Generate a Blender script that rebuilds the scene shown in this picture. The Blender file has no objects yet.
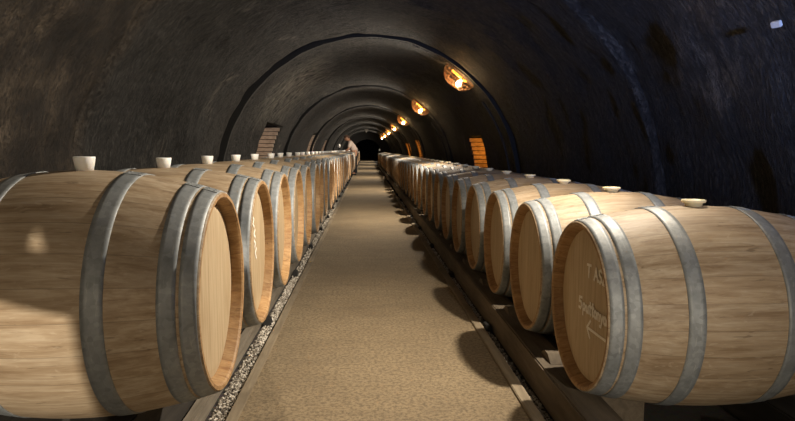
import bpy, bmesh, math, random
from mathutils import Vector, Matrix, noise
random.seed(7)
PI = math.pi
S = bpy.context.scene
COL = S.collection

# ------------------------------------------------------------------ helpers
def link(name, bm, mat, parent=None, smooth=False, loc=None):
    me = bpy.data.meshes.new(name)
    bm.normal_update(); bm.to_mesh(me); bm.free()
    for m in (mat if isinstance(mat, (list, tuple)) else [mat]): me.materials.append(m)
    if smooth:
        for p in me.polygons: p.use_smooth = True
    o = bpy.data.objects.new(name, me); COL.objects.link(o)
    if parent: o.parent = parent
    if loc: o.location = loc
    return o
def tag(o, label=None, cat=None, group=None, kind=None):
    if label: o['label'] = label
    if cat: o['category'] = cat
    if group: o['group'] = group
    if kind: o['kind'] = kind
    return o
def empty(name, loc=(0,0,0), rz=0):
    o = bpy.data.objects.new(name, None); COL.objects.link(o)
    o.empty_display_size = .1; o.location = loc; o.rotation_euler = (0,0,rz); return o
def copy_tree(o, parent=None):
    c = o.copy(); COL.objects.link(c)
    if parent: c.parent = parent
    for ch in list(o.children): copy_tree(ch, c)
    return c
def box(bm, x0,x1,y0,y1,z0,z1, bev=0, rough=0, cuts=0):
    r = bmesh.ops.create_cube(bm, size=1)
    for v in r['verts']:
        v.co = Vector((x0+(v.co.x+.5)*(x1-x0), y0+(v.co.y+.5)*(y1-y0), z0+(v.co.z+.5)*(z1-z0)))
    if bev:
        es = list({e for v in r['verts'] for e in v.link_edges})
        bmesh.ops.bevel(bm, geom=es, offset=bev, segments=2, affect='EDGES')
def tube(bm, pts, r, n=6, cap=True):
    rings=[]; pts=[Vector(p) for p in pts]
    for i,p in enumerate(pts):
        d=(pts[min(i+1,len(pts)-1)]-pts[max(i-1,0)]).normalized()
        a=d.orthogonal().normalized() if i==0 else (prev-d*prev.dot(d)).normalized()
        prev=a; b=d.cross(a); rr=r[i] if isinstance(r,(list,tuple)) else r
        rings.append([bm.verts.new(p+(a*math.cos(2*PI*k/n)+b*math.sin(2*PI*k/n))*rr) for k in range(n)])
    for i in range(len(rings)-1):
        for k in range(n):
            bm.faces.new((rings[i][k],rings[i][(k+1)%n],rings[i+1][(k+1)%n],rings[i+1][k]))
    if cap:
        bm.faces.new(rings[0][::-1]); bm.faces.new(rings[-1])
def lathe(bm, prof, n=48, axis='X', close=False, ox=0, oy=0, oz=0):
    """prof = [(u, r)] revolved about an axis; u runs along the axis."""
    rings=[]
    for u,r in prof:
        ring=[]
        for k in range(n):
            a=2*PI*k/n; c,s=math.cos(a)*r, math.sin(a)*r
            ring.append(bm.verts.new((ox+u,oy+c,oz+s) if axis=='X' else (ox+c,oy+s,oz+u)))
        rings.append(ring)
    m=len(rings)
    for i in range(m if close else m-1):
        a,b=rings[i],rings[(i+1)%m]
        for k in range(n):
            bm.faces.new((a[k],a[(k+1)%n],b[(k+1)%n],b[k]) if axis!='X' else (b[k],b[(k+1)%n],a[(k+1)%n],a[k]))
    return rings

# ------------------------------------------------------------------ materials
class NT:
    def __init__(s,name):
        s.m=bpy.data.materials.new(name); s.m.use_nodes=True; s.t=s.m.node_tree; s.n=s.t.nodes; s.l=s.t.links
        s.b=s.n['Principled BSDF']
    def node(s,t,**k):
        n=s.n.new(t)
        for a,v in k.items():
            if a in n.inputs and not hasattr(n,a): n.inputs[a].default_value=v
            elif hasattr(n,a): setattr(n,a,v)
            else: n.inputs[a.replace('_',' ')].default_value=v
        return n
    def mix(s,fac,a,b,blend='MIX'):
        n=s.n.new('ShaderNodeMix'); n.data_type='RGBA'; n.blend_type=blend
        for sock,v in ((n.inputs[0],fac),(n.inputs[6],a),(n.inputs[7],b)):
            if hasattr(v,'links') or isinstance(v,bpy.types.NodeSocket): s.l.new(v,sock)
            else: sock.default_value = v if not isinstance(v,tuple) else (*v,1)[:4]
        return n.outputs[2]
    def math(s,op,a,b=None,c=None):
        n=s.n.new('ShaderNodeMath'); n.operation=op
        for i,v in enumerate((a,b,c)):
            if v is None: continue
            if isinstance(v,bpy.types.NodeSocket): s.l.new(v,n.inputs[i])
            else: n.inputs[i].default_value=v
        return n.outputs[0]
    def ramp(s,fac,stops):
        n=s.n.new('ShaderNodeValToRGB'); e=n.color_ramp.elements
        while len(e)<len(stops): e.new(.5)
        for i,(p,c) in enumerate(stops):
            e[i].position=p; e[i].color=(*c,1) if isinstance(c,tuple) else (c,c,c,1)
        s.l.new(fac,n.inputs[0]); return n.outputs[0]
    def coords(s,kind='Object',scale=(1,1,1),offset=None):
        tc=s.n.new('ShaderNodeTexCoord'); mp=s.n.new('ShaderNodeMapping'); mp.inputs['Scale'].default_value=scale
        s.l.new(tc.outputs[kind],mp.inputs[0])
        if offset is not None: s.l.new(offset,mp.inputs['Location'])
        return mp.outputs[0]
    def noise(s,vec,scale,detail=5,rough=.6,dist=0):
        n=s.n.new('ShaderNodeTexNoise'); n.inputs['Scale'].default_value=scale; n.inputs['Detail'].default_value=detail
        n.inputs['Roughness'].default_value=rough; n.inputs['Distortion'].default_value=dist; s.l.new(vec,n.inputs[0]); return n.outputs[0]
    def bump(s,h,strength=.3,dist=.01,prev=None):
        n=s.n.new('ShaderNodeBump'); n.inputs['Strength'].default_value=strength; n.inputs['Distance'].default_value=dist
        s.l.new(h,n.inputs['Height'])
        if prev is not None: s.l.new(prev,n.inputs['Normal'])
        return n.outputs[0]
    def out(s,col=None,rough=.7,metal=0,normal=None):
        if isinstance(col,bpy.types.NodeSocket): s.l.new(col,s.b.inputs['Base Color'])
        elif col: s.b.inputs['Base Color'].default_value=(*col,1)
        if isinstance(rough,bpy.types.NodeSocket): s.l.new(rough,s.b.inputs['Roughness'])
        else: s.b.inputs['Roughness'].default_value=rough
        s.b.inputs['Metallic'].default_value=metal
        if normal is not None: s.l.new(normal,s.b.inputs['Normal'])
        return s.m

def wood_barrel(name, base, dark, light):
    """Oak staves running along X round a barrel: each stave its own tone, fine grain, stains."""
    t=NT(name)
    oi=t.n.new('ShaderNodeObjectInfo'); rnd=oi.outputs['Random']
    off=t.n.new('ShaderNodeCombineXYZ')
    t.l.new(t.math('MULTIPLY',rnd,37.0),off.inputs[0]); t.l.new(t.math('MULTIPLY',rnd,91.0),off.inputs[1])
    raw=t.n.new('ShaderNodeTexCoord').outputs['Object']
    sp=t.n.new('ShaderNodeSeparateXYZ'); t.l.new(raw,sp.inputs[0])
    ang=t.math('ARCTAN2',sp.outputs[2],sp.outputs[1])
    st=t.math('MULTIPLY',t.math('ADD',ang,PI),26/(2*PI))
    idx=t.math('FLOOR',st)
    wn=t.n.new('ShaderNodeTexWhiteNoise'); wn.noise_dimensions='2D'
    cb=t.n.new('ShaderNodeCombineXYZ'); t.l.new(idx,cb.inputs[0]); t.l.new(rnd,cb.inputs[1]); t.l.new(cb.outputs[0],wn.inputs['Vector'])
    # offset the grain from stave to stave
    o2=t.n.new('ShaderNodeVectorMath'); o2.operation='ADD'; t.l.new(off.outputs[0],o2.inputs[0])
    sc=t.n.new('ShaderNodeVectorMath'); sc.operation='SCALE'; t.l.new(wn.outputs['Color'],sc.inputs[0]); sc.inputs[3].default_value=9; t.l.new(sc.outputs[0],o2.inputs[1])
    g=t.coords('Object',(3.2,46,46),o2.outputs[0])
    grain=t.noise(g,1.0,6,.62,.5)
    fine=t.noise(t.coords('Object',(14,210,210),o2.outputs[0]),1.0,3,.6,.2)
    blot=t.noise(t.coords('Object',(1.6,2.6,2.6),off.outputs[0]),1.6,4,.6,.6)
    fleck=t.noise(t.coords('Object',(9,34,34),off.outputs[0]),1.5,3,.5,2.0)
    c=t.ramp(grain,[(.32,dark),(.5,base),(.70,light)])
    c=t.mix(t.ramp(fine,[(.40,.0),(.70,.45)]),c,dark)
    nick=t.noise(t.coords('Object',(11,70,70),off.outputs[0]),1.0,4,.55,.8)
    c=t.mix(t.ramp(nick,[(.63,.0),(.70,.6)]),c,tuple(v*.55 for v in dark))
    tone=t.ramp(wn.outputs['Value'],[(0,(.84,.82,.80)),(.55,(1,1,1)),(1,(1.0,.97,.93))])
    c=t.mix(1.0,c,tone,'MULTIPLY')
    c=t.mix(t.ramp(blot,[(.48,.0),(.72,.38)]),c,tuple(v*.66 for v in dark))
    c=t.mix(t.ramp(fleck,[(.60,.0),(.70,.35)]),c,light)
    # joint between the staves
    fr=t.math('FRACT',st); edge=t.math('MINIMUM',fr,t.math('SUBTRACT',1.0,fr))
    jl=t.ramp(edge,[(.0,1.0),(.022,.0)])
    c=t.mix(t.math('MULTIPLY',jl,.5),c,tuple(v*.35 for v in dark))
    n=t.bump(jl,-.35,.003); n=t.bump(grain,.16,.004,n); n=t.bump(fine,.12,.0015,n)
    return t.out(c,.62,0,n)
M={}
M['stave']=wood_barrel('oak_staves',(.43,.335,.225),(.26,.18,.105),(.54,.45,.33))
def head_mat(name, base, dark, light):
    """Barrel head: upright boards with straight grain."""
    t=NT(name); oi=t.n.new('ShaderNodeObjectInfo'); rnd=oi.outputs['Random']
    off=t.n.new('ShaderNodeCombineXYZ'); t.l.new(t.math('MULTIPLY',rnd,53.0),off.inputs[1]); t.l.new(t.math('MULTIPLY',rnd,17.0),off.inputs[2])
    raw=t.n.new('ShaderNodeTexCoord').outputs['Object']; sp=t.n.new('ShaderNodeSeparateXYZ'); t.l.new(raw,sp.inputs[0])
    st=t.math('MULTIPLY',t.math('ADD',sp.outputs[1],.5),11.0); idx=t.math('FLOOR',st)
    wn=t.n.new('ShaderNodeTexWhiteNoise'); wn.noise_dimensions='2D'
    cb=t.n.new('ShaderNodeCombineXYZ'); t.l.new(idx,cb.inputs[0]); t.l.new(rnd,cb.inputs[1]); t.l.new(cb.outputs[0],wn.inputs['Vector'])
    grain=t.noise(t.coords('Object',(30,60,4),off.outputs[0]),1,6,.62,.7)
    fine=t.noise(t.coords('Object',(100,190,12),off.outputs[0]),1,3,.6,.2)
    c=t.ramp(grain,[(.28,dark),(.5,base),(.75,light)])
    c=t.mix(t.ramp(fine,[(.35,.0),(.75,.25)]),c,dark)
    c=t.mix(1.0,c,t.ramp(wn.outputs['Value'],[(0,(.86,.84,.80)),(1,(1,1,1))]),'MULTIPLY')
    fr=t.math('FRACT',st); edge=t.math('MINIMUM',fr,t.math('SUBTRACT',1.0,fr)); jl=t.ramp(edge,[(.0,1.0),(.02,.0)])
    c=t.mix(t.math('MULTIPLY',jl,.5),c,tuple(v*.4 for v in dark))
    n=t.bump(jl,-.3,.002); n=t.bump(grain,.12,.003,n)
    return t.out(c,.55,0,n)
M['head']=head_mat('oak_head',(.54,.42,.265),(.40,.285,.16),(.62,.51,.345))
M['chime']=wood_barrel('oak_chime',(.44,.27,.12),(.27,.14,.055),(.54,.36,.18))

def galvanized():
    t=NT('galvanized_steel'); v=t.coords('Object')
    vo=t.n.new('ShaderNodeTexVoronoi'); vo.inputs['Scale'].default_value=70; t.l.new(v,vo.inputs[0])
    a=t.noise(v,9,5,.65,.4); sc=t.noise(t.coords('Object',(60,6,6)),2,4,.6)
    c=t.ramp(a,[(.3,(.20,.22,.23)),(.6,(.29,.31,.32)),(.8,(.38,.39,.39))])
    bw=t.n.new('ShaderNodeRGBToBW'); t.l.new(vo.outputs['Color'],bw.inputs[0]); c=t.mix(.18,c,bw.outputs[0],'OVERLAY')
    c=t.mix(t.ramp(sc,[(.62,.0),(.72,.35)]),c,(.62,.62,.60))
    r=t.ramp(a,[(.3,.62),(.8,.48)])
    return t.out(c,r,.30,t.bump(a,.12,.003))
M['hoop']=galvanized()
t=NT('silicone_bung'); M['bung']=t.out((.86,.86,.84),.45); t.b.inputs['Subsurface Weight'].default_value=.2; t.b.inputs['Subsurface Radius'].default_value=(.02,.015,.01)
t=NT('yellowed_bung'); M['bung_y']=t.out((.86,.78,.52),.45); t.b.inputs['Subsurface Weight'].default_value=.2; t.b.inputs['Subsurface Radius'].default_value=(.02,.015,.008)
t=NT('chalk'); M['chalk']=t.out((.92,.88,.80),1.0)

def timber(name,base,dark):
    t=NT(name); g=t.noise(t.coords('Object',(22,2.2,22)),1.3,6,.65,.6); b=t.noise(t.coords('Object'),2.3,4,.6)
    c=t.ramp(g,[(.3,dark),(.65,base)]); c=t.mix(t.ramp(b,[(.42,.0),(.7,.6)]),c,tuple(v*.55 for v in dark))
    return t.out(c,.85,0,t.bump(g,.4,.006))
M['timber']=timber('old_rail_timber',(.17,.135,.095),(.085,.065,.042))
M['timber_grey']=timber('grey_rail_timber',(.27,.235,.185),(.15,.125,.09))
M['curb']=timber('edging_board',(.33,.27,.185),(.20,.155,.10))
M['shade_timber']=timber('shade_darkened_timber',(.040,.034,.027),(.018,.015,.012))  # near-black colour stands in for the shade under the barrels
M['rib']=timber('black_rib',(.007,.007,.007),(.003,.003,.003))  # even near-black tone of the arch ribs
M['dark_block']=timber('black_block',(.016,.015,.014),(.008,.008,.008))

def walkway():
    t=NT('sandy_walkway'); v=t.coords('Object')
    a=t.noise(v,1.1,5,.6,.3); b=t.noise(v,60,5,.75); d=t.noise(t.coords('Object',(1.2,5,1)),2.2,4,.6,.4)
    c=t.ramp(a,[(.3,(.215,.160,.092)),(.7,(.33,.255,.152))])
    c=t.mix(t.ramp(d,[(.45,.0),(.75,.4)]),c,(.15,.115,.072))
    c=t.mix(t.ramp(b,[(.46,.0),(.58,.7)]),c,(.09,.065,.04))
    vo=t.n.new('ShaderNodeTexVoronoi'); vo.inputs['Scale'].default_value=95; t.l.new(v,vo.inputs[0])
    c=t.mix(t.ramp(vo.outputs['Distance'],[(.10,.5),(.18,.0)]),c,(.33,.27,.19))
    n=t.bump(b,.5,.006); n=t.bump(t.noise(v,9,4,.6),.35,.02,n)
    return t.out(c,.88,0,n)
M['walk']=walkway()
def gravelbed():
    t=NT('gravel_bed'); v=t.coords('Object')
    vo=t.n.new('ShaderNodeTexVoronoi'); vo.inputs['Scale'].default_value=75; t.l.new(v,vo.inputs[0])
    c=t.mix(.85,vo.outputs['Color'],(.10,.09,.075)); c=t.mix(.85,c,(.022,.019,.016))  # second mix darkens the bed in place of shade beneath the barrels
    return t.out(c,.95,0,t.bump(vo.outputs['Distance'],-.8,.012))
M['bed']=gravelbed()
def pebble():
    t=NT('pebbles'); g=t.n.new('ShaderNodeNewGeometry')
    c=t.ramp(g.outputs['Random Per Island'],[(0,(.10,.085,.07)),(.35,(.33,.29,.235)),(.7,(.60,.55,.47)),(1,(.82,.78,.70))])
    return t.out(c,.9)
M['pebble']=pebble()

def vault():
    """Soot-blackened masonry: U runs round the arch, V along the cellar (metres)."""
    t=NT('sooty_masonry')
    tc=t.n.new('ShaderNodeTexCoord'); uv=tc.outputs['UV']; ob=tc.outputs['Object']
    def mp(src,s):
        m=t.n.new('ShaderNodeMapping'); m.inputs['Scale'].default_value=s; t.l.new(src,m.inputs[0]); return m.outputs[0]
    warp=t.n.new('ShaderNodeVectorMath'); warp.operation='MULTIPLY_ADD'
    nz=t.n.new('ShaderNodeTexNoise'); nz.inputs['Scale'].default_value=5; t.l.new(uv,nz.inputs[0])
    t.l.new(nz.outputs['Color'],warp.inputs[0]); warp.inputs[1].default_value=(.05,.05,0); t.l.new(uv,warp.inputs[2])
    br=t.n.new('ShaderNodeTexBrick'); t.l.new(warp.outputs[0],br.inputs['Vector'])
    for k,v in (('Scale',1.0),('Brick Width',.27),('Row Height',.085),('Mortar Size',.010),('Mortar Smooth',.6),('Bias',-.1)): br.inputs[k].default_value=v
    br.inputs['Color1'].default_value=(.6,.6,.6,1); br.inputs['Color2'].default_value=(1,1,1,1); br.inputs['Mortar'].default_value=(.35,.35,.35,1)
    a=t.noise(mp(uv,(3.2,8,1)),1.6,6,.68,.6)          # streaks round the arch
    big=t.noise(mp(uv,(1,1,1)),.55,4,.55,.4)
    big2=t.noise(mp(uv,(1,.7,1)),1.3,5,.62,.8)
    fine=t.noise(mp(uv,(14,34,1)),1.4,5,.7,.5)
    c=t.ramp(a,[(.30,(.004,.004,.0042)),(.50,(.013,.013,.0135)),(.62,(.034,.033,.032)),(.76,(.085,.080,.073))])
    c=t.mix(.55,c,br.outputs['Color'],'MULTIPLY')
    c=t.mix(t.ramp(big,[(.45,.0),(.62,.45)]),c,(.040,.034,.028))
    c=t.mix(t.ramp(fine,[(.51,.0),(.63,.85)]),c,(.088,.084,.076)); c=t.mix(t.ramp(fine,[(.38,1.0),(.49,.0)]),c,(.003,.003,.003))
    # worn pale patches where the soot has come off
    pale=t.math('MULTIPLY',t.ramp(big2,[(.60,.0),(.70,1.0)]),t.ramp(a,[(.44,.0),(.60,1.0)]))
    c=t.mix(t.math('MULTIPLY',pale,.6),c,(.27,.245,.205))
    # bare limewashed courses high on the left between the first two ribs
    suv=t.n.new('ShaderNodeSeparateXYZ'); t.l.new(uv,suv.inputs[0])
    def bell(sock,c0,w): return t.ramp(t.math('ABSOLUTE',t.math('MULTIPLY',t.math('SUBTRACT',sock,c0),1.0/w)),[(.35,1.0),(1.0,.0)])
    lime=t.math('MULTIPLY',t.math('MULTIPLY',bell(suv.outputs[0],4.8,1.0),bell(suv.outputs[1],11.5,2.2)),t.ramp(a,[(.40,.0),(.58,1.0)]))
    c=t.mix(t.math('MULTIPLY',lime,.85),c,(.34,.32,.27))
    sx=t.n.new('ShaderNodeSeparateXYZ'); t.l.new(ob,sx.inputs[0])
    # unsooted brown rubble near the entrance end of the left wall
    br_n=t.noise(mp(ob,(1,1,1)),3.3,6,.7,.3)
    near=t.math('MULTIPLY',t.ramp(t.math('ADD',t.math('MULTIPLY',sx.outputs[1],-1.0),4.9),[(.0,.0),(.40,.0),(.55,1.0)]),t.ramp(t.math('MULTIPLY',sx.outputs[0],-1.0),[(.25,.0),(.9,1.0)]))
    brown=t.ramp(br_n,[(.30,(.010,.008,.006)),(.48,(.030,.021,.014)),(.62,(.075,.056,.038)),(.76,(.19,.15,.11))])
    brown=t.mix(t.ramp(fine,[(.40,.8),(.50,.0)]),brown,(.008,.006,.005))
    c=t.mix(near,c,brown)
    h=t.bump(br.outputs['Color'],.8,.03); h=t.bump(a,1.0,.16,h); h=t.bump(fine,1.0,.05,h)
    return t.out(c,.80,0,h)
M['vault']=vault()
def nichebrick(name,c1,c2):
    t=NT(name); v=t.coords('Object',(1,1,1))
    sp=t.n.new('ShaderNodeSeparateXYZ'); t.l.new(v,sp.inputs[0])
    n1=t.noise(t.coords('Object',(4,4,12)),2,5,.7,.4)
    c=t.ramp(n1,[(.3,c1),(.7,c2)])
    return t.out(c,.85,0,t.bump(n1,.7,.02))
M['niche']=nichebrick('niche_brick',(.14,.075,.04),(.42,.27,.16))
M['slab']=nichebrick('niche_slab',(.25,.19,.15),(.55,.46,.38))
def plain(name,col,rough=.7,metal=0,em=None,st=0):
    t=NT(name); n=t.noise(t.coords('Object'),12,4,.6)
    c=t.ramp(n,[(.3,tuple(v*.85 for v in col)),(.7,col)])
    m=t.out(c,rough,metal)
    if em: t.b.inputs['Emission Color'].default_value=(*em,1); t.b.inputs['Emission Strength'].default_value=st
    return m
M['iron']=plain('rusty_lamp_iron',(.16,.07,.022),.6,.4)
M['bulb']=plain('lit_bulb',(1,.9,.7),.3,0,(1,.72,.36),60)
M['amber']=plain('amber_glass',(.8,.4,.08),.3,0,(1,.36,.03),1.6)
M['fill_glass']=plain('fill_globe_glass',(.8,.76,.68),.4,0,(1,.8,.55),4)  # glowing glass of the added fill globe
M['plate']=plain('white_plastic',(.42,.42,.40),.5)
M['candle']=plain('white_wax',(.80,.78,.74),.4)
M['shirt']=plain('pale_shirt',(.72,.60,.52),.85)
M['skin']=plain('skin',(.50,.27,.17),.55)
M['hair']=plain('short_hair',(.10,.055,.035),.8)
M['trousers']=plain('dark_trousers',(.014,.014,.017),.85)
M['shoe']=plain('black_shoe',(.012,.011,.011),.6)
M['coat']=plain('dark_jacket',(.03,.03,.035),.85)

# ------------------------------------------------------------------ the cellar shell
KT=.885
CX, ZC, RV = .05*KT, 1-.62*KT, 2.38*KT
RINGS=[-6.4,1.2,9.8]+[9.8+7.75*k for k in range(1,9)]
RINGS=[-6.0]+[r*KT for r in (9.8,17.4,25.3,33.6,42.0,50.5,59.0,67.5)]
Y0,Y1=-6.5,68.0
NICHES=[('R',12.2,13.9,.40,1.28),('R',26.0,28.4,.4,1.40),('R',33.0,36.0,.4,1.35),
        ('L',12.9,15.2,.38,1.55),('L',23.8,26.6,.4,1.6),('L',31.6,34.2,.4,1.5)]
NICHES=[(a,b*KT,c*KT,1+(d-1)*KT,1+(e-1)*KT) for a,b,c,d,e in NICHES]
def offs(y,s,side,z,p):
    o=0.0
    for r in RINGS:
        if r-.16<=y<r: o=.15
        elif r<=y<r+.55: o=-.03 if y>r+.03 else -.035
        elif r+.55<=y<r+.60: o=.03
    if y<4.4: o+=.05
    q=Vector((p[0],p[1],p[2]))
    amp=.030 if y>4.4 else .045
    o+=amp*(noise.noise(q*1.3)+.6*noise.noise(q*3.1))
    if y<16:
        a_=Vector((q.x*3.2,q.y*8.0,q.z*3.2)); b_=Vector((q.x*6.0,q.y*13.0,q.z*6.0)); k=1 if side=='L' else .45
        o+=k*(.016*noise.noise(a_)+.012*noise.noise(b_)-.02*max(0,noise.noise(a_*.6+b_*.3)-.15))
    for sd,a,b,z0,z1 in NICHES:
        if sd==side and a<=y<=b and z0<=z<=z1: o=.42
    return o
def section():
    """cross-section samples: (x, z, nx, nz, arc) from the foot of the right wall over to the left."""
    out=[]; hw=RV; n1=8; n2=170
    for i in range(n1): z=-.05+(ZC+.05)*i/n1; out.append((CX+hw,z,1,0,z-ZC))
    for i in range(n2+1):
        a=PI*i/n2; out.append((CX+RV*math.cos(a),ZC+RV*math.sin(a),math.cos(a),math.sin(a),RV*a))
    for i in range(1,n1+1): z=ZC-(ZC+.05)*i/n1; out.append((CX-hw,z,-1,0,RV*PI+ZC-z))
    return out
def build_shell():
    sec=section(); ys=[]; y=Y0
    while y<Y1:
        ys.append(y); y+=.055 if y<14 else (.11 if y<36 else .25)
    for r in RINGS:
        ys+= [r-.161,r-.159,r-.001,r+.001,r+.549,r+.551]
    for n in NICHES: ys+=[n[1]-.002,n[1]+.001,n[2]-.001,n[2]+.002]
    ys=sorted(ys)
    # three meshes: right wall, ceiling, left wall; they share their edges
    nS=len(sec); a1=8+30; a2=nS-1-38
    for nm,i0,i1 in (('wall_right',0,a1),('ceiling',a1,a2),('wall_left',a2,nS-1)):
        bm=bmesh.new(); uvl=bm.loops.layers.uv.new('UVMap'); rows=[]
        for y in ys:
            row=[]
            for i in range(i0,i1+1):
                x,z,nx,nz,arc=sec[i]
                side='R' if i<nS/2 else 'L'
                o=offs(y,i,side,z,(x,y,z)) if z>.05 else 0.0
                row.append((bm.verts.new((x+nx*o,y,z+nz*o)),arc))
            rows.append((row,y))
        for j in range(len(rows)-1):
            (ra,ya),(rb,yb)=rows[j],rows[j+1]
            for k in range(len(ra)-1):
                f=bm.faces.new((ra[k][0],ra[k+1][0],rb[k+1][0],rb[k][0]))
                f.smooth = True
                for lp,(v,ar),yy in zip(f.loops,(ra[k],ra[k+1],rb[k+1],rb[k]),(ya,ya,yb,yb)): lp[uvl].uv=(ar,yy)
        o=link(nm,bm,M['vault']); tag(o,kind='structure')
build_shell()
for nm,y in (('wall_back',Y0),('wall_front',Y1)):
    bm=bmesh.new(); box(bm,-2.9,2.95,y-.1 if y<0 else y,y if y<0 else y+.1,-.1,3.1)
    tag(link(nm,bm,M['vault']),kind='structure')
# far archway in which the cellar narrows
def arch_wall(nm,y,r,zc,th):
    bm=bmesh.new(); n=28; inn=[];out=[]
    pts=[(r,-.05)]+[(r*math.cos(PI*i/n),zc+r*math.sin(PI*i/n)) for i in range(n+1)]+[(-r,-.05)]
    R=2.9
    po=[(R,-.05)]+[(R*math.cos(PI*i/n),zc+R*math.sin(PI*i/n)) for i in range(n+1)]+[(-R,-.05)]
    V=[[bm.verts.new((CX+a,yy,b)) for a,b in pp] for yy in (y,y+th) for pp in (pts,po)]
    for k in range(len(pts)-1):
        bm.faces.new((V[0][k],V[0][k+1],V[1][k+1],V[1][k])); bm.faces.new((V[2][k+1],V[2][k],V[3][k],V[3][k+1]))
        bm.faces.new((V[0][k+1],V[0][k],V[2][k],V[2][k+1]))
    tag(link(nm,bm,M['vault']),kind='structure')
arch_wall('wall_end',55.0,1.28,.60,1.0)

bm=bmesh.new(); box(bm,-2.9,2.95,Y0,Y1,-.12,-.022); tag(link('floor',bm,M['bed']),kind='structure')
bm=bmesh.new(); box(bm,-.481,.602,Y0+.1,Y1-.1,-.03,0); tag(link('floor_walkway',bm,M['walk']),kind='structure')
for n,(a,b,zt) in enumerate(((-.524,-.481,.010),(.602,.650,.012))):
    bm=bmesh.new(); y=Y0+.2
    while y<Y1-4:
        L=3.9; j=random.uniform(-.002,.002); box(bm,a+j,b+j,y,y+L-.012,-.03,zt+random.uniform(-.002,.002),.003); y+=L
    tag(link('trim_%d'%(n+1),bm,M['curb']),kind='structure')

# ------------------------------------------------------------------ gravel strips
def gravel(name,x0,x1,label):
    bm=bmesh.new(); rng=random.Random(3 if x0<0 else 5)
    ico=bmesh.new(); bmesh.ops.create_icosphere(ico,subdivisions=1,radius=1)
    vs=[v.co.copy() for v in ico.verts]; fs=[[v.index for v in f.verts] for f in ico.faces]; ico.free()
    y=1.5
    while y<13:
        dy=.0085 if y<5 else .014
        m=int((x1-x0)/(.0085 if y<5 else .013))
        for k in range(m):
            c=Vector((rng.uniform(x0,x1),y+rng.uniform(0,dy),-.018+rng.uniform(-.002,.008))); s=rng.uniform(.0035,.0068)*(1 if y<5 else 1.4)
            r=Matrix.Rotation(rng.uniform(0,6),3,'Z')@Matrix.Rotation(rng.uniform(0,6),3,'X')
            sc=Vector((rng.uniform(.8,1.4),rng.uniform(.8,1.2),rng.uniform(.5,.9)))
            nv=[bm.verts.new(c+r@Vector((v.x*sc.x,v.y*sc.y,v.z*sc.z))*s) for v in vs]
            for f in fs: bm.faces.new([nv[i] for i in f])
        y+=dy
    tag(link(name,bm,M['pebble']),label,'gravel',kind='stuff')
gravel('gravel',-.597,-.527,'pale pebble gravel strip between the left edging board and the left rail')
gravel('gravel',.653,.689,'dark pebble gravel strip between the right edging board and the right rail')

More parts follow.
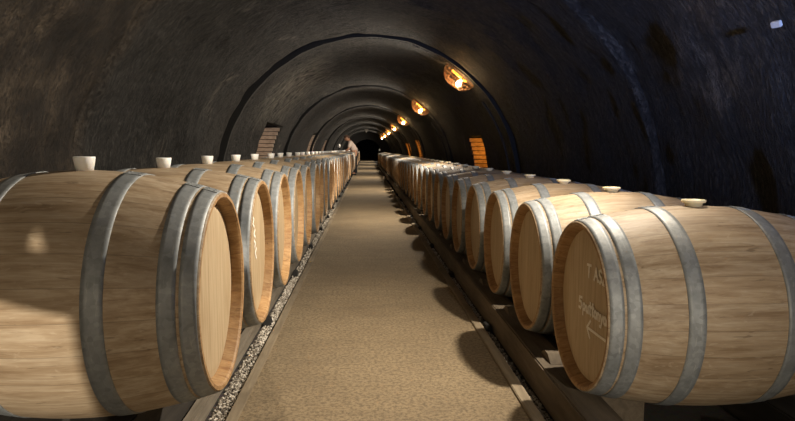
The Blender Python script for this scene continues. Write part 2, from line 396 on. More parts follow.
# ------------------------------------------------------------------ barrels
L_, RB, RH = .41, .350, .295
def prof(u): return RH+(RB-RH)*(1-(abs(u)/L_)**2.0)
def make_barrel(bung_mat, bung_prof, RB=.350, L_=.41):
    def prof(u): return RH+(RB-RH)*(1-(abs(u)/L_)**2.0)
    root=empty('wine_barrel')
    # staves: outer skin with worn facets, chime and inner chime wall (second material slot)
    bm=bmesh.new(); n=104
    us=[-L_+2*L_*i/28 for i in range(29)]
    o=[(u,prof(u)) for u in us]
    rings=[]
    full=[(-L_+.044,RH-.028),(-L_+.006,RH-.018),(-L_,RH-.013),(-L_,RH-.002)]+[(-L_+.003,prof(-L_+.003))]+o[1:-1]+[(L_-.003,prof(L_-.003)),(L_,RH-.002),(L_,RH-.013),(L_-.006,RH-.018),(L_-.044,RH-.028)]
    for u,r in full:
        ring=[]
        for k in range(n):
            a=2*PI*(k+.5)/n-PI; st=(k%4)   # four columns per stave: a flat face and a slight seam
            rr=r*(1-.0012*(1 if st in (0,3) else 0))
            ring.append(bm.verts.new((u,math.cos(a)*rr,math.sin(a)*rr)))
        rings.append(ring)
    for i in range(len(rings)-1):
        for k in range(n):
            f=bm.faces.new((rings[i+1][k],rings[i+1][(k+1)%n],rings[i][(k+1)%n],rings[i][k]))
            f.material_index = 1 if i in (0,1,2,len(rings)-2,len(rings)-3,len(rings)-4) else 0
            f.smooth = 3<i<len(rings)-5
    s=link('staves',bm,[M['stave'],M['chime']],root)
    for sg in (-1,1):
        bm=bmesh.new(); e=L_-.036; m=64
        prev=None
        for (u,r) in ((e-.012,RH-.022),(e-.003,RH-.030),(e,RH-.055)):
            ring=[bm.verts.new((sg*u,math.cos(2*PI*k/m)*r,math.sin(2*PI*k/m)*r)) for k in range(m)]
            if prev:
                for k in range(m):
                    q=(prev[k],prev[(k+1)%m],ring[(k+1)%m],ring[k]); bm.faces.new(q if sg>0 else q[::-1])
            prev=ring
        bm.faces.new(prev if sg>0 else prev[::-1])
        h=link('head',bm,M['head'],root)
    for sg in (-1,1):
        for (u0,u1) in ((L_-.046,L_-.005),(L_-.098,L_-.054),(.128,.180)):
            bm=bmesh.new(); m=72; th=.0026
            pr=[]
            for j in range(5):
                u=u0+(u1-u0)*j/4; pr.append((u,prof(u)+th))
            inner=[(u,r-th-.001) for u,r in pr[::-1]]
            lathe(bm,[(sg*u,r) for u,r in pr+inner],m,close=True)
            bmesh.ops.recalc_face_normals(bm,faces=bm.faces)
            for f in bm.faces: f.smooth=True
            # lapped end with two rivets at the top
            a0=PI/2+.10*sg-.03; um=(u0+u1)/2
            for da in (-.035,.035):
                a=a0+da
                for uu in (u0+.011,u1-.011):
                    r=prof(uu)+th; mt=Matrix.Translation((sg*uu,math.cos(a)*r,math.sin(a)*r))@Matrix.Rotation(a-PI/2,4,'X')
                    bmesh.ops.create_uvsphere(bm,u_segments=8,v_segments=5,radius=.0052,matrix=mt@Matrix.Diagonal((1,1,.65,1)))
            la=[]
            for (dth,da) in ((.0022,-.07),(.0022,.07)):
                la.append([bm.verts.new((sg*u,math.cos(a0+da)*(prof(u)+th+dth),math.sin(a0+da)*(prof(u)+th+dth))) for u in (u0+.001,u1-.001)]+
                          [bm.verts.new((sg*u,math.cos(a0+da)*(prof(u)+th-.0005),math.sin(a0+da)*(prof(u)+th-.0005))) for u in (u1-.001,u0+.001)])
            A,B=la
            for k in range(4): bm.faces.new((A[k],A[(k+1)%4],B[(k+1)%4],B[k]))
            bm.faces.new(A[::-1]); bm.faces.new(B)
            bmesh.ops.recalc_face_normals(bm,faces=bm.faces)
            link('hoop',bm,M['hoop'],root)
    bm=bmesh.new()
    rg=lathe(bm,bung_prof,28,'Z',oz=RB-.004); bm.faces.new(rg[0][::-1]); bm.faces.new(rg[-1])
    bmesh.ops.recalc_face_normals(bm,faces=bm.faces)
    for f in bm.faces: f.smooth=len(f.verts)==4
    b=link('bung',bm,bung_mat,root)
    return root
cup=[(0,.0235),(.041,.0305),(.044,.0295),(.044,.0265),(.030,.0235),(.030,.001)]
disc=[(0,.026),(.014,.030),(.017,.039),(.023,.041),(.026,.039),(.026,.033),(.021,.030),(.021,.001)]
big_proto=make_barrel(M['bung'],cup,.363,.398)
left_proto=make_barrel(M['bung'],cup,.350,.398)
right_proto=make_barrel(M['bung_y'],disc)
XL,YL,SL,ZL=-.431-.398,1.868,.703,.576
XR,YR,SR,ZR=.740+L_,2.115,.733,.452
ordn=['first','second','third','fourth','fifth','sixth','seventh','eighth','ninth','tenth']
GAP=32
nL=int((40.5-YL)/SL)+1; nR=int((40.5-YR)/SR)+1
rng=random.Random(11)
special={('left',0):'large pale oak barrel nearest the camera on the left, dappled with shadow, white cup bung',
 ('left',1):'oak barrel second from the front on the left, chalk drips on its head',
 ('right',0):'oak barrel nearest the camera on the right, chalk writing and arrow on its head'}
for side,proto,n,X,Y,SP,Z in (('left',big_proto,nL,XL,YL,SL,ZL),('right',right_proto,nR,XR,YR,SR,ZR)):
    k=0
    for i in range(n):
        if side=='left' and i==GAP: continue
        o=proto if i==0 else ((left_proto if i==1 else copy_tree(left_proto)) if side=='left' else copy_tree(proto))
        jx=0 if i<2 else rng.uniform(-.010,.010)*(1 if side=='left' else .5)
        o.location=(X+jx,Y+SP*i+(.012 if side=='left' and i else 0),Z)
        o.rotation_euler=(rng.uniform(-.05,.05) if i>1 else 0,0,rng.uniform(-.01,.01) if i>1 else 0)
        if (side,i) in special: lab=special[(side,i)]
        elif i<10: lab='pale oak barrel, %s from the front in the %s row'%(ordn[i],side)
        elif side=='left' and i>GAP: lab='oak barrel in the left row farther back than the standing person'
        elif i<GAP: lab='oak barrel in the middle stretch of the %s row, beyond its tenth barrel'%side
        else: lab='oak barrel in the far dim end of the right row'
        tag(o,lab,'barrel',('oak barrels of the %s row'%side) if i<10 else lab+' group')
        if i>=10: o['group']='far oak barrels of the %s row %s'%(side,'behind the person' if i>GAP and side=='left' else ('at the dim end' if i>=GAP else 'beyond the tenth'))

# ---- chalk on the first right barrel (strokes laid on the head face)
XF=XR-L_+.036-.0012
def chalk(name,strokes,parent,x,w=.0032,face=-1):
    bm=bmesh.new()
    xb=x
    for st in strokes:
        for (y0,z0),(y1,z1) in zip(st[:-1],st[1:]):
            d=Vector((y1-y0,z1-z0)); 
            if d.length<1e-5: continue
            x+=face*.00012   # each stroke lies a hair over the one before it
            d.normalize(); nn=Vector((-d.y,d.x))*w*.5; e=d*w*.3
            p=[(y0-e.x+nn.x,z0-e.y+nn.y),(y1+e.x+nn.x,z1+e.y+nn.y),(y1+e.x-nn.x,z1+e.y-nn.y),(y0-e.x-nn.x,z0-e.y-nn.y)]
            f=[bm.verts.new((x,a,b)) for a,b in p]; g=[bm.verts.new((x-face*.0008,a,b)) for a,b in p]
            bm.faces.new(f); bm.faces.new(g[::-1])
            for k in range(4): bm.faces.new((f[k],g[k],g[(k+1)%4],f[(k+1)%4]))
    bmesh.ops.recalc_face_normals(bm,faces=bm.faces)
    return link(name,bm,M['chalk'],parent)
def arc(cx,cy,rx,ry,a0,a1,n=9): return [(cx+rx*math.cos(math.radians(a0+(a1-a0)*i/n)),cy+ry*math.sin(math.radians(a0+(a1-a0)*i/n))) for i in range(n+1)]
G={ # hand lettering in a 1-high box, (advance, strokes)
'T':(.8,[[(0,1),(.7,1.03)],[(.34,1.02),(.3,0)]]),
'A':(.8,[[(0,0),(.33,1),(.66,0)],[(.13,.38),(.55,.40)]]),
'S':(.7,[[(.55,.88),(.35,1),(.1,.88),(.12,.62),(.45,.45),(.52,.2),(.3,0),(.02,.12)]]),
'Z':(.75,[[(.05,.95),(.6,.97),(.03,.03),(.62,.0)]]),
'U':(.8,[[(.05,1),(.06,.25),(.25,0),(.5,.05),(.6,.3),(.62,1)],[(.35,1.12),(.5,1.32)]]),
'5':(.7,[[(.5,1),(.1,.97),(.08,.6),(.38,.6),(.5,.32),(.32,.02),(.02,.08)]]),
'p':(.55,[[(.05,.58),(.03,-.4)],[(.05,.5),(.25,.6),(.4,.4),(.3,.08),(.05,.1)]]),
'u':(.52,[[(.04,.55),(.06,.12),(.2,0),(.36,.15),(.38,.55)],[(.38,.55),(.42,0)]]),
't':(.42,[[(.2,1),(.17,.1),(.3,0)],[(.02,.65),(.36,.68)]]),
'o':(.5,[arc(.22,.28,.18,.28,90,450,10)]),
'n':(.52,[[(.05,.55),(.05,0)],[(.05,.4),(.2,.57),(.36,.45),(.38,0)]]),
'y':(.5,[[(.04,.55),(.2,.05)],[(.4,.57),(.12,-.4),(-.05,-.38)]]),
's':(.42,[[(.32,.48),(.15,.58),(.05,.42),(.28,.22),(.2,0),(.02,.06)]]),
' ':(.5,[])}
def write(txt,y,z,h,slope,sx=1.0):
    out=[];cx=0
    for ch in txt:
        adv,ss=G[ch]
        for s in ss: out.append([(y-(cx+a)*h*sx, z+b*h-slope*(cx+a)*h*sx) for a,b in s])
        cx+=adv
    return out
# local coordinates of the barrel: y towards the far end, z up; reader's right is -y
for st,lb in ((write('T ASZU',-.008,.103,.043,-.02,1.2),'upper line of white chalk writing'),
  ([[(-.060,.290),(-.078,.262),(-.085,.285),(-.105,.258)]],'white chalk tick above the writing'),
  (write('5puttonyos',.066,-.026,.042,-.03,1.42),'lower line of white chalk writing'),
  ([[(-.021,-.076),(-.225,-.072)],[(-.053,-.045),(-.021,-.076),(-.050,-.106)]],'white chalk arrow pointing left')):
    chalk('chalk_arrow' if 'arrow' in lb else 'chalk_writing',st,right_proto,XF-XR-.001,.0095)['label']=lb
l2=[o for o in bpy.data.objects if o.get('label','').startswith('oak barrel second from the front on the left')][0]
dr=[[(-.04,.150),(-.02,.135),(-.045,.120),(-.02,.105)],[(.0,.09),(-.03,.075),(.0,.06)],[(-.03,.05),(.0,.035),(-.02,.02)],[(.02,.01),(-.01,-.005),(.01,-.03)]]
chalk('chalk_marks',dr,l2,.398-.036+.0015,.011,1)['label']='white chalk drips'

# ------------------------------------------------------------------ rails, beams and blocks under the barrels
def beam(name,x0,x1,y0,y1,z0,z1,mat,label,cat='beam',bev=.006,group=None):
    bm=bmesh.new(); box(bm,x0,x1,y0,y1,z0,z1,bev)
    # let the long beam waver a little
    bmesh.ops.subdivide_edges(bm,edges=[e for e in bm.edges if abs(e.verts[0].co.y-e.verts[1].co.y)>1],cuts=40)
    for v in bm.verts:
        q=v.co; w=noise.noise(Vector((q.x*3,q.y*.9,q.z*3)))
        v.co.x+=w*.004
    return tag(link(name,bm,mat),label,cat,group)
YE=40.6
beam('timber_rail',-.660,-.612,2.02,YE,-.02,.045,M['timber_grey'],'low grey timber rail beside the gravel, along the left barrels')
beam('timber_beam',-.795,-.672,1.72,YE,-.02,.2285,M['shade_timber'],'thick dark timber beam carrying the front of the left barrels')
beam('timber_beam',-1.15,-1.03,1.72,YE,-.02,.2285,M['shade_timber'],'thick dark timber beam carrying the wall side of the left barrels')
beam('timber_rail',.700,.832,1.30,YE,-.02,.1285,M['timber'],'broad brown timber rail carrying the front of the right barrels')
beam('timber_rail',1.40,1.53,1.72,YE,-.02,.1165,M['shade_timber'],'dark timber rail carrying the wall side of the right barrels')
# wedges that keep the barrels from rolling, on the right rail
bm=bmesh.new(); box(bm,.845,1.03,2.165,2.29,-.02,.104,.008)
tag(link('wooden_block',bm,M['timber']),'squared wooden block under the front right barrel, against the rail','block')
def rock(name,x,y,z,s,label,seed,mat):
    bm=bmesh.new(); bmesh.ops.create_icosphere(bm,subdivisions=3,radius=1)
    for v in bm.verts:
        q=v.co.copy(); k=1+.28*noise.noise(q*1.1+Vector((seed,0,0)))
        v.co=Vector((q.x*s[0]*k,q.y*s[1]*k,max(-.9,min(.75,q.z*k))*s[2]))
    bmesh.ops.dissolve_limit(bm,angle_limit=.25,verts=bm.verts,edges=bm.edges)
    tag(link(name,bm,mat,loc=(x,y,z)),label,'stone')
M['rock']=nichebrick('rubble_stone',(.055,.045,.033),(.12,.10,.075))
rock('rubble_stone',1.14,1.80,.025,(.085,.09,.05),'flat brown stone lying on the ground below the front right barrel',1,M['rock'])
rock('rubble_stone',1.30,1.84,.03,(.065,.08,.06),'angular brown stone at the right end of the front right barrel',4,M['rock'])
# dark blocks showing on the gravel, and wedges between the barrels
def black_block(x,y,w,l,h,label,group):
    bm=bmesh.new(); box(bm,x-w/2,x+w/2,y-l/2,y+l/2,-.022,h,.004)
    for v in bm.verts:
        if v.co.z>0: v.co.x=x+(v.co.x-x)*.62; v.co.y=y+(v.co.y-y)*.8
    return tag(link('black_wedge',bm,M['dark_block']),label,'wedge',group)
for side,x,ys,st in (('left',-.578,3.551,1.40),('right',.700,3.364,1.47)):
    i=0;y=ys
    while y<40:
        lab=('small black wedge on the %s gravel strip, %s from the front'%(side,ordn[i])) if i<6 else 'small black wedge on the %s gravel strip, beyond the sixth'%side
        black_block(x if side=='left' else .672,y,.05,.09,.028,lab,('black wedges of the %s gravel strip'%side) if i<6 else 'far black wedges of the %s gravel strip'%side)
        i+=1;y+=st
# stout chocks set on the front rails between neighbouring barrels
def chock(x0,x1,y,z0,h,w):
    bm=bmesh.new()
    pr=[(-w,0),(w,0),(w*.35,h),(-w*.35,h)]
    a=[bm.verts.new((x0,y+p,z0+q)) for p,q in pr]; b=[bm.verts.new((x1,y+p,z0+q)) for p,q in pr]
    for k in range(4): bm.faces.new((a[k],a[(k+1)%4],b[(k+1)%4],b[k]))
    bm.faces.new(a[::-1]); bm.faces.new(b); bmesh.ops.recalc_face_normals(bm,faces=bm.faces)
    return link('wooden_chock',bm,M['timber'])
for side,x0,x1,Y,SP,z0,h in (('left',-.78,-.69,YL,SL,.229,.06),('right',.745,.825,YR,SR,.1295,.030)):
    for i in range(12):
        o=chock(x0,x1,Y+SP*(i+.5),z0,h,.075)
        lab='wooden chock on the %s rail between the %s barrel and the next'%(side,(ordn+['eleventh','twelfth'])[i])
        tag(o,lab,'chock','wooden chocks of the %s row'%side)

# ------------------------------------------------------------------ lamps on the vault
def make_lamp():
    """Wrought-iron half basket hung on the vault; local -Z points into the room, X runs round the arch."""
    root=empty('vault_lamp')
    bm=bmesh.new(); W,D,H=.25,.14,.20
    def P(a,b):    # a: 0..pi along the width, b: 0..pi/2 down
        return Vector((-W*math.cos(a)*math.cos(b)**.8 if b<1.57 else 0, -D*math.sin(a)*math.cos(b)*1.0, -H*math.sin(b)))
    for sg in (1,-1):
        for b in (0,.28,.6,.95,1.25):
            tube(bm,[Vector((p.x,p.y*sg,p.z)) for p in (P(PI*i/14,b) for i in range(15))],.006 if b==0 else .0038,5)
        for j in range(9):
            a0=PI*j/8
            for tw in (-.5,.5):
                tube(bm,[Vector((p.x,p.y*sg,p.z)) for p in (P(min(PI,max(0,a0+tw*i/8)),1.5*i/8) for i in range(9))],.0036,5)
    link('basket',bm,M['iron'],root)
    bm=bmesh.new(); box(bm,-W,W,-.035,.035,.0,.022,.004); link('mounting_bar',bm,M['iron'],root)
    bm=bmesh.new(); tube(bm,[(-.13+.26*i/8,.0,-.025) for i in range(9)],.016,10); a=link('amber_tube',bm,M['amber'],root); a['label']='glowing amber glass tube'
    bm=bmesh.new(); rg=lathe(bm,[(-.16,.004),(-.155,.022),(-.13,.036),(-.10,.034),(-.06,.016),(-.045,.015)],16,'Z',ox=.06)
    bm.faces.new(rg[0][::-1]); bm.faces.new(rg[-1])
    for f in bm.faces: f.smooth=True
    b=link('bulb',bm,M['bulb'],root); b['label']='bright lit bulb'
    bm=bmesh.new(); tube(bm,[(.06,0,.0),(.06,0,-.05)],.018,10); link('socket',bm,M['iron'],root)
    return root
lp=make_lamp()
LY=[2.7]+[v*KT for v in (10.0,17.1,24.9,33.0,41.2,50.0,58.6)]+[-4.4]
lampname=['','nearest visible','second visible','third visible','fourth visible','fifth visible','sixth visible','seventh visible']
# lamps hang on the right haunch of the arch
AL=math.atan2(2.27-.38,1.57-.05)
for i,y in enumerate(LY):
    o=lp if i==0 else copy_tree(lp)
    r=RV-.05
    o.location=(CX+math.cos(AL)*r,y,ZC+math.sin(AL)*r)
    o.rotation_euler=(0,PI/2-AL,0)
    labs={0:'iron basket lamp on the vault above the front right barrels, out of frame overhead',8:'iron basket lamp on the vault behind the viewer'}
    lab=labs.get(i) or 'glowing iron basket lamp on the right haunch of the vault, %s from the front'%ordn[i-1]
    tag(o,lab,'lamp','iron basket lamps along the vault')
    u=Vector((-math.cos(AL),0,-math.sin(AL)))
    l=bpy.data.lights.new('lamp_light','SPOT'); l.energy={0:150,8:950}.get(i,170); l.color=(1,.87,.70); l.shadow_soft_size=.035
    l.spot_size=math.radians(178); l.spot_blend=1
    lo=bpy.data.objects.new('lamp_light',l); COL.objects.link(lo)
    lo.location=Vector(o.location)+u*.24; 
    if i==8: l.spot_size=math.radians(78)
    lo.rotation_euler=Vector((-3.9,6,-1.5) if i==8 else (-1,0,-.38)).to_track_quat('-Z','Y').to_euler()
    l=bpy.data.lights.new('lamp_glow','POINT'); l.energy=3.2; l.color=(1,.50,.14); l.shadow_soft_size=.04
    lo=bpy.data.objects.new('lamp_glow',l); COL.objects.link(lo); lo.location=Vector(o.location)+u*.10

# unseen fill globe, added behind the viewer to lift the shaded barrel fronts
root=empty('fill_globe',(-.75,-5.4,2.05)); tag(root,'unseen frosted globe added as fill light behind the viewer','lamp')
bm=bmesh.new(); bmesh.ops.create_uvsphere(bm,u_segments=24,v_segments=14,radius=.16); link('globe',bm,M['fill_glass'],root,True)
bm=bmesh.new(); tube(bm,[(0,0,.15),(0,0,.42)],.012,6); link('stem',bm,M['iron'],root)
l=bpy.data.lights.new('fill_globe_light','POINT'); l.energy=120; l.color=(1,.80,.55); l.shadow_soft_size=.45
lo=bpy.data.objects.new('fill_globe_light',l); COL.objects.link(lo); lo.location=(-.75,-4.7,1.85)

# unseen blue spot, added behind the viewer to tint the right-hand vault
root=empty('tint_lamp',(1.50,-.9,-.02)); tag(root,'unseen lamp on a post, added behind the viewer to tint the right vault blue','lamp')
bm=bmesh.new(); tube(bm,[(0,0,.04),(0,0,1.14)],.014,8); link('post',bm,M['dark_block'],root)
bm=bmesh.new(); tube(bm,[(0,-.02,1.13),(0,.05,1.17),(0,.09,1.19)],[.05,.06,.07],14); link('tint_lamp_head',bm,M['dark_block'],root)
bm=bmesh.new(); rg=lathe(bm,[(0,.08),(.03,.08),(.05,.05),(.06,.02)],16,'Z'); bm.faces.new(rg[0][::-1]); bm.faces.new(rg[-1]); link('housing',bm,M['dark_block'],root)
l=bpy.data.lights.new('tint_beam','SPOT'); l.energy=620; l.color=(.30,.46,1); l.shadow_soft_size=.08; l.spot_size=math.radians(72); l.spot_blend=1
lo=bpy.data.objects.new('tint_beam',l); COL.objects.link(lo); lo.location=(1.50,-.78,1.24); lo.rotation_euler=Vector((.16,1.0,.40)).to_track_quat('-Z','Y').to_euler()

# amber lamps inside the niches of the right wall
for sd,a,b,z0,z1 in NICHES:
    x=(CX+RV+.20) if sd=='R' else (CX-RV-.20)
    l=bpy.data.lights.new('niche_light','POINT'); l.energy=7 if sd=='R' else 1.0; l.color=(1,.42,.06) if sd=='R' else (1,.62,.36); l.shadow_soft_size=.03
    lo=bpy.data.objects.new('niche_light',l); COL.objects.link(lo); lo.location=(x,b-.55,(z0+z1)/2+.15)
    sg=1 if sd=='R' else -1
    side='right' if sd=='R' else 'left'
    # brick lining on the far cheek of the niche, courses standing proud
    bm=bmesh.new(); z=z0; k=0; xo=CX+sg*(RV+.42)
    while z<z1-.02:
        h=.085; zz=min(z+h-.012,z1); 
        hr=math.sqrt(max(0,RV**2-(max(z,ZC)-ZC)**2))
        xin=CX+sg*(hr+.01); 
        box(bm,min(xin,xo),max(xin,xo),b-.06-.012*(k%2),b+.0,z,zz,.004)
        z+=h;k+=1
    NI=globals().get('NI',2)+1; tag(link('trim_%d'%NI,bm,M['niche'] if sd=='R' else M['slab']),kind='structure')

# dark arch ribs standing where one bay of the vault meets the next
for n,r in enumerate(RINGS[1:]):
    bm=bmesh.new(); m=90; prev=None; f=1-.2*(n>0)
    for i in range(m+1):
        a=-.12+(PI+.24)*i/m
        th=(.05+.035*max(0,-math.cos(a)))*f+.012*noise.noise(Vector((a*9,r,0)))
        rr=[RV+.03,RV-th+.01]; 
        ring=[bm.verts.new((CX+q*math.cos(a),yy,ZC+q*math.sin(a))) for q,yy in ((rr[0],r-.10),(rr[1],r-.10),(rr[1]+.01,r+.02),(rr[0],r+.02))]
        if prev:
            for k in range(4): bm.faces.new((prev[k],prev[(k+1)%4],ring[(k+1)%4],ring[k]))
        prev=ring
    bmesh.ops.recalc_face_normals(bm,faces=bm.faces)
    tag(link('trim_%d'%(20+n),bm,M['rib']),kind='structure')
# cable running round the vault just before each rib on the right
for n,r in enumerate(RINGS[1:6]):
    bm=bmesh.new(); tube(bm,[(CX+(RV-.11)*math.cos(a),r+.045,ZC+(RV-.11)*math.sin(a)) for a in [.05+.60*i/40 for i in range(41)]],.014,6)
    tag(link('vault_cable',bm,M['dark_block']),'black cable bent round the vault below the %s lamp'%['nearest','second','third','fourth','fifth'][n],'cable','cables under the vault lamps')

# ------------------------------------------------------------------ small things
bm=bmesh.new(); box(bm,-.014,.014,-.022,.022,-.010,.010,.003)
o=tag(link('junction_box',bm,M['plate']),'small white box on the dark vault at the upper right','junction box')
o.location=(2.05,3.115,1.643); a=math.atan2(1.643-.38,2.05-.05); o.location=(CX+math.cos(a)*(RV+.02),3.115*KT,ZC+math.sin(a)*(RV-.03)); o.rotation_euler=(0,PI/2-a,.4)
# pendant near the crown
root=empty('pendant_lamp',(-.0,40.2,2.27)); tag(root,'small pale unlit pendant hanging from the crown of the far vault','lamp')
bm=bmesh.new(); rg=lathe(bm,[(-.20,.01),(-.10,.06),(0,.13),(.03,.12)],16,'Z'); bm.faces.new(rg[0][::-1]); bm.faces.new(rg[-1]); link('shade',bm,M['candle'],root)
bm=bmesh.new(); tube(bm,[(0,0,.03),(0,0,.30)],.006,6); link('cord',bm,M['dark_block'],root)
# white vessels standing on far barrels
def vessel(x,y,z,label):
    root=empty('white_candle',(x,y,z)); tag(root,label,'candle')
    bm=bmesh.new(); rg=lathe(bm,[(0,.035),(.01,.035),(.02,.010),(.12,.010),(.13,.03),(.14,.03)],14,'Z'); bm.faces.new(rg[0][::-1]); bm.faces.new(rg[-1]); link('holder',bm,M['dark_block'],root)
    bm=bmesh.new(); rg=lathe(bm,[(.14,.028),(.15,.045),(.20,.05),(.25,.038),(.265,.01)],14,'Z'); bm.faces.new(rg[0][::-1]); bm.faces.new(rg[-1]); link('candle',bm,M['candle'],root)
kk=28; vessel(XL-.12,YL+SL*kk+.0,ZL+RB+.001,'white candle on a thin dark holder, on a barrel just before the person')
for c in ():
    pass
vessel(XL+.33,YL+SL*36,ZL+prof(.33)+.004,'white candle on a left-row barrel beyond the person')
vessel(XR-.33,YR+SR*50,ZR+prof(.33)+.004,'white candle on the last barrels of the right row')

# ------------------------------------------------------------------ people
def skin_body(name,verts,edges,radii,mat,parent=None,root=0,levels=2):
    me=bpy.data.meshes.new(name); me.from_pydata(verts,edges,[]); o=bpy.data.objects.new(name,me); COL.objects.link(o)
    sm=o.modifiers.new('skin','SKIN'); sm.use_smooth_shade=True
    for i,r in enumerate(radii):
        sv=me.skin_vertices[0].data[i]; sv.radius=(r,r) if not isinstance(r,tuple) else r; sv.use_root=(i==root)
    ss=o.modifiers.new('sub','SUBSURF'); ss.levels=levels; ss.render_levels=levels
    me.materials.append(mat)
    if parent: o.parent=parent
    return o
def chain(name,pts,rad,mat,parent,levels=1):
    return skin_body(name,pts,[(i,i+1) for i in range(len(pts)-1)],rad,mat,parent,0,levels)
def hand(parent,wrist,dr,side_v,mat,curl=.5):
    """palm, four unequal bent fingers and a thumb off the side of the palm: one mesh object."""
    w=Vector(wrist); d=Vector(dr).normalized(); s=Vector(side_v).normalized(); n=d.cross(s).normalized()
    vs=[w-d*.01,w+d*.04,w+d*.085]; rs=[(.026,.02),(.036,.017),(.036,.015)]; es=[(0,1),(1,2)]
    for k,(off,L) in enumerate(((-.030,.070),(-.010,.080),(.010,.075),(.029,.058))):
        b=len(vs); p=w+d*.08+s*off; vs.append(p); rs.append(.009); es.append((2,b)); dd=d.copy()
        for j in range(3):
            dd=(dd+n*curl*.7).normalized(); p=p+dd*L*(.42,.32,.26)[j]; vs.append(p); rs.append(.0088-.0008*j); es.append((b+j,b+j+1))
    b=len(vs); p=w+d*.025-s*.034; vs.append(p); rs.append(.012); es.append((1,b)); p=p+(d*.5-s*.8).normalized()*.035; vs.append(p); rs.append(.010); es.append((b,b+1)); p=p+(d-s*.2+n*.4).normalized()*.03; vs.append(p); rs.append(.009); es.append((b+1,b+2))
    return skin_body('hand',[tuple(v) for v in vs],es,rs,mat,parent,1,1)
def person(root,hd,neck,chest,waist,pelvis,sh,el,wr,hip,kn,an,toe,face_dir,top_mat,hand_dir,bare_arm=True):
    # body: one continuous surface
    V=[pelvis,waist,chest,neck,(neck[0]*.6+hd[0]*.4,neck[1]*.6+hd[1]*.4,neck[2]*.6+hd[2]*.4)]
    E_=[(0,1),(1,2),(2,3),(3,4)]; R_=[.150,.140,.165,.07,.055]
    for s in (0,1):
        b=len(V); V+= [sh[s],el[s],wr[s]]; E_+= [(2,b),(b,b+1),(b+1,b+2)]; R_+= [.068,.046,.030]
        b=len(V); V+= [hip[s],kn[s],an[s],toe[s]]; E_+= [(0,b),(b,b+1),(b+1,b+2),(b+2,b+3)]; R_+= [.100,.064,.044,.040]
    skin_body('body',V,E_,R_,M['skin'],root)
    # clothes follow the same chains, a little larger
    V=[pelvis,waist,chest,neck]; E_=[(0,1),(1,2),(2,3)]; R_=[.168,.158,.182,.082]
    for s in (0,1):
        b=len(V); m=tuple(sh[s][k]*.25+el[s][k]*.75 for k in range(3)) if bare_arm else wr[s]
        if bare_arm: V+=[sh[s],m]; E_+=[(2,b),(b,b+1)]; R_+=[.084,.066]
        else: V+=[sh[s],el[s],m]; E_+=[(2,b),(b,b+1),(b+1,b+2)]; R_+=[.084,.062,.045]
    skin_body('shirt' if bare_arm else 'jacket',V,E_,R_,top_mat,root)
    V=[(pelvis[0]*.7+waist[0]*.3,pelvis[1]*.7+waist[1]*.3,pelvis[2]*.7+waist[2]*.3),pelvis]; E_=[(0,1)]; R_=[.165,.165]
    for s in (0,1):
        b=len(V); V+=[hip[s],kn[s],(an[s][0],an[s][1],an[s][2]-.03)]; E_+=[(1,b),(b,b+1),(b+1,b+2)]; R_+=[.118,.082,.064]
    skin_body('trousers',V,E_,R_,M['trousers'],root)
    for s in (0,1):
        a,t_=Vector(an[s]),Vector(toe[s]); a.z=.045; t_.z=.036
        chain('shoe',[tuple(a-(t_-a)*.25),tuple(a),tuple(t_)],[.044,.047,.036],M['shoe'],root,2)
    # head with brow, nose, eyes, mouth, ears; hair as a cap of its own
    f=Vector(face_dir).normalized(); up=(Vector(hd)-Vector(neck)).normalized(); rt=f.cross(up).normalized(); f=up.cross(rt).normalized()
    mt=Matrix.Translation(hd)@Matrix((rt,f,up)).transposed().to_4x4()
    bm=bmesh.new(); bmesh.ops.create_uvsphere(bm,u_segments=24,v_segments=18,radius=1)
    for v in bm.verts:
        x,y,z=v.co; w=1-.22*max(0,-z); v.co=Vector((x*.076*w,(y*.096*(1-.10*max(0,-z)))+(.012 if z<-.2 and y>0 else 0),z*.118))
    def blob(c,s):
        bmesh.ops.create_uvsphere(bm,u_segments=10,v_segments=8,radius=1,matrix=Matrix.Translation(c)@Matrix.Diagonal((*s,1)))
    blob((0,.100,-.014),(.013,.020,.024)); blob((0,.086,-.055),(.024,.012,.008)); blob((0,.087,.022),(.05,.012,.010))
    for s in (-1,1): blob((s*.077,-.004,-.004),(.010,.020,.032)); blob((s*.030,.086,.002),(.012,.008,.008))
    for v in bm.verts: v.co=mt@v.co
    link('head',bm,M['skin'],root,True)
    bm=bmesh.new(); bmesh.ops.create_uvsphere(bm,u_segments=24,v_segments=16,radius=1)
    for v in bm.verts:
        x,y,z=v.co; v.co=Vector((x*.083,y*.102-.008,z*.120+.008))
    bmesh.ops.delete(bm,geom=[v for v in bm.verts if v.co.z<.03-(.10 if v.co.y<-.02 else 0) or (v.co.y>.055 and v.co.z<.07)],context='VERTS')
    for v in bm.verts: v.co=mt@v.co
    link('hair',bm,M['hair'],root,True)
    for s in (0,1): hand(root,wr[s],hand_dir[s],f if True else rt,M['skin'],.6)
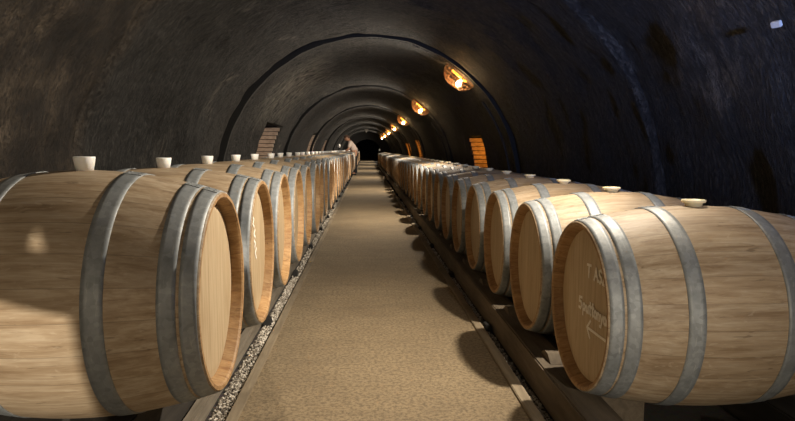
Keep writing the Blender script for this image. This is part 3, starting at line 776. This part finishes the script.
# the cellar worker standing in the gap of the left row, bent over a barrel towards the wall
PX,PY=-.42,YL+SL*GAP-.02
root=empty('person',(PX,PY,0)); tag(root,'person in a pale pinkish shirt and dark trousers bending over barrels of the left row','person')
person(root,hd=(-.34,-.02,1.44),neck=(-.24,-.01,1.32),chest=(-.17,0,1.18),waist=(-.07,0,1.0),pelvis=(-.02,0,.86),
  sh=[(-.20,-.19,1.25),(-.20,.19,1.25)],el=[(-.29,-.22,.99),(-.30,.22,.99)],wr=[(-.42,-.20,.93),(-.43,.20,.93)],
  hip=[(-.02,-.10,.80),(-.02,.10,.80)],kn=[(-.04,-.11,.46),(-.03,.11,.46)],an=[(.0,-.11,.09),(.0,.12,.09)],toe=[(-.14,-.12,.045),(-.14,.13,.045)],
  face_dir=(-1,0,-.9),top_mat=M['shirt'],hand_dir=[(-1,0,-.35),(-1,0,-.35)])
# the photographer, standing behind the viewpoint; the shade on the first left barrel is theirs
root=empty('person',(.01,-.38,0)); tag(root,'person in a dark jacket standing in the aisle behind the viewpoint','person')
person(root,hd=(0,.02,1.60),neck=(0,0,1.46),chest=(0,0,1.26),waist=(.02,0,1.06),pelvis=(.07,0,.92),
  sh=[(-.19,0,1.37),(.19,0,1.37)],el=[(-.27,.03,1.08),(.27,.03,1.08)],wr=[(-.14,.24,.98),(.14,.24,.98)],
  hip=[(-.02,0,.86),(.16,0,.86)],kn=[(.03,.02,.48),(.22,.02,.48)],an=[(.02,-.02,.09),(.22,-.02,.09)],toe=[(.01,.13,.045),(.24,.13,.045)],
  face_dir=(0,1,-.35),top_mat=M['coat'],hand_dir=[(.3,1,.1),(-.3,1,.1)],bare_arm=False)

# ------------------------------------------------------------------ world, camera, view
w=bpy.data.worlds.new('cellar_air'); S.world=w; w.use_nodes=True
w.node_tree.nodes['Background'].inputs[0].default_value=(.5,.6,.8,1); w.node_tree.nodes['Background'].inputs[1].default_value=.0
cam=bpy.data.cameras.new('camera'); co=bpy.data.objects.new('camera',cam); COL.objects.link(co)
cam.sensor_width=36; cam.sensor_fit='HORIZONTAL'; cam.lens=618.1/795*36; cam.clip_start=.02; cam.clip_end=200
co.location=(0,0,1.0); co.rotation_euler=(PI/2-.0985,0,-.05)
S.camera=co
S.view_settings.view_transform='Standard'; S.view_settings.look='None'; S.view_settings.gamma=1; S.view_settings.exposure=1.1
S.view_settings.use_curve_mapping=False
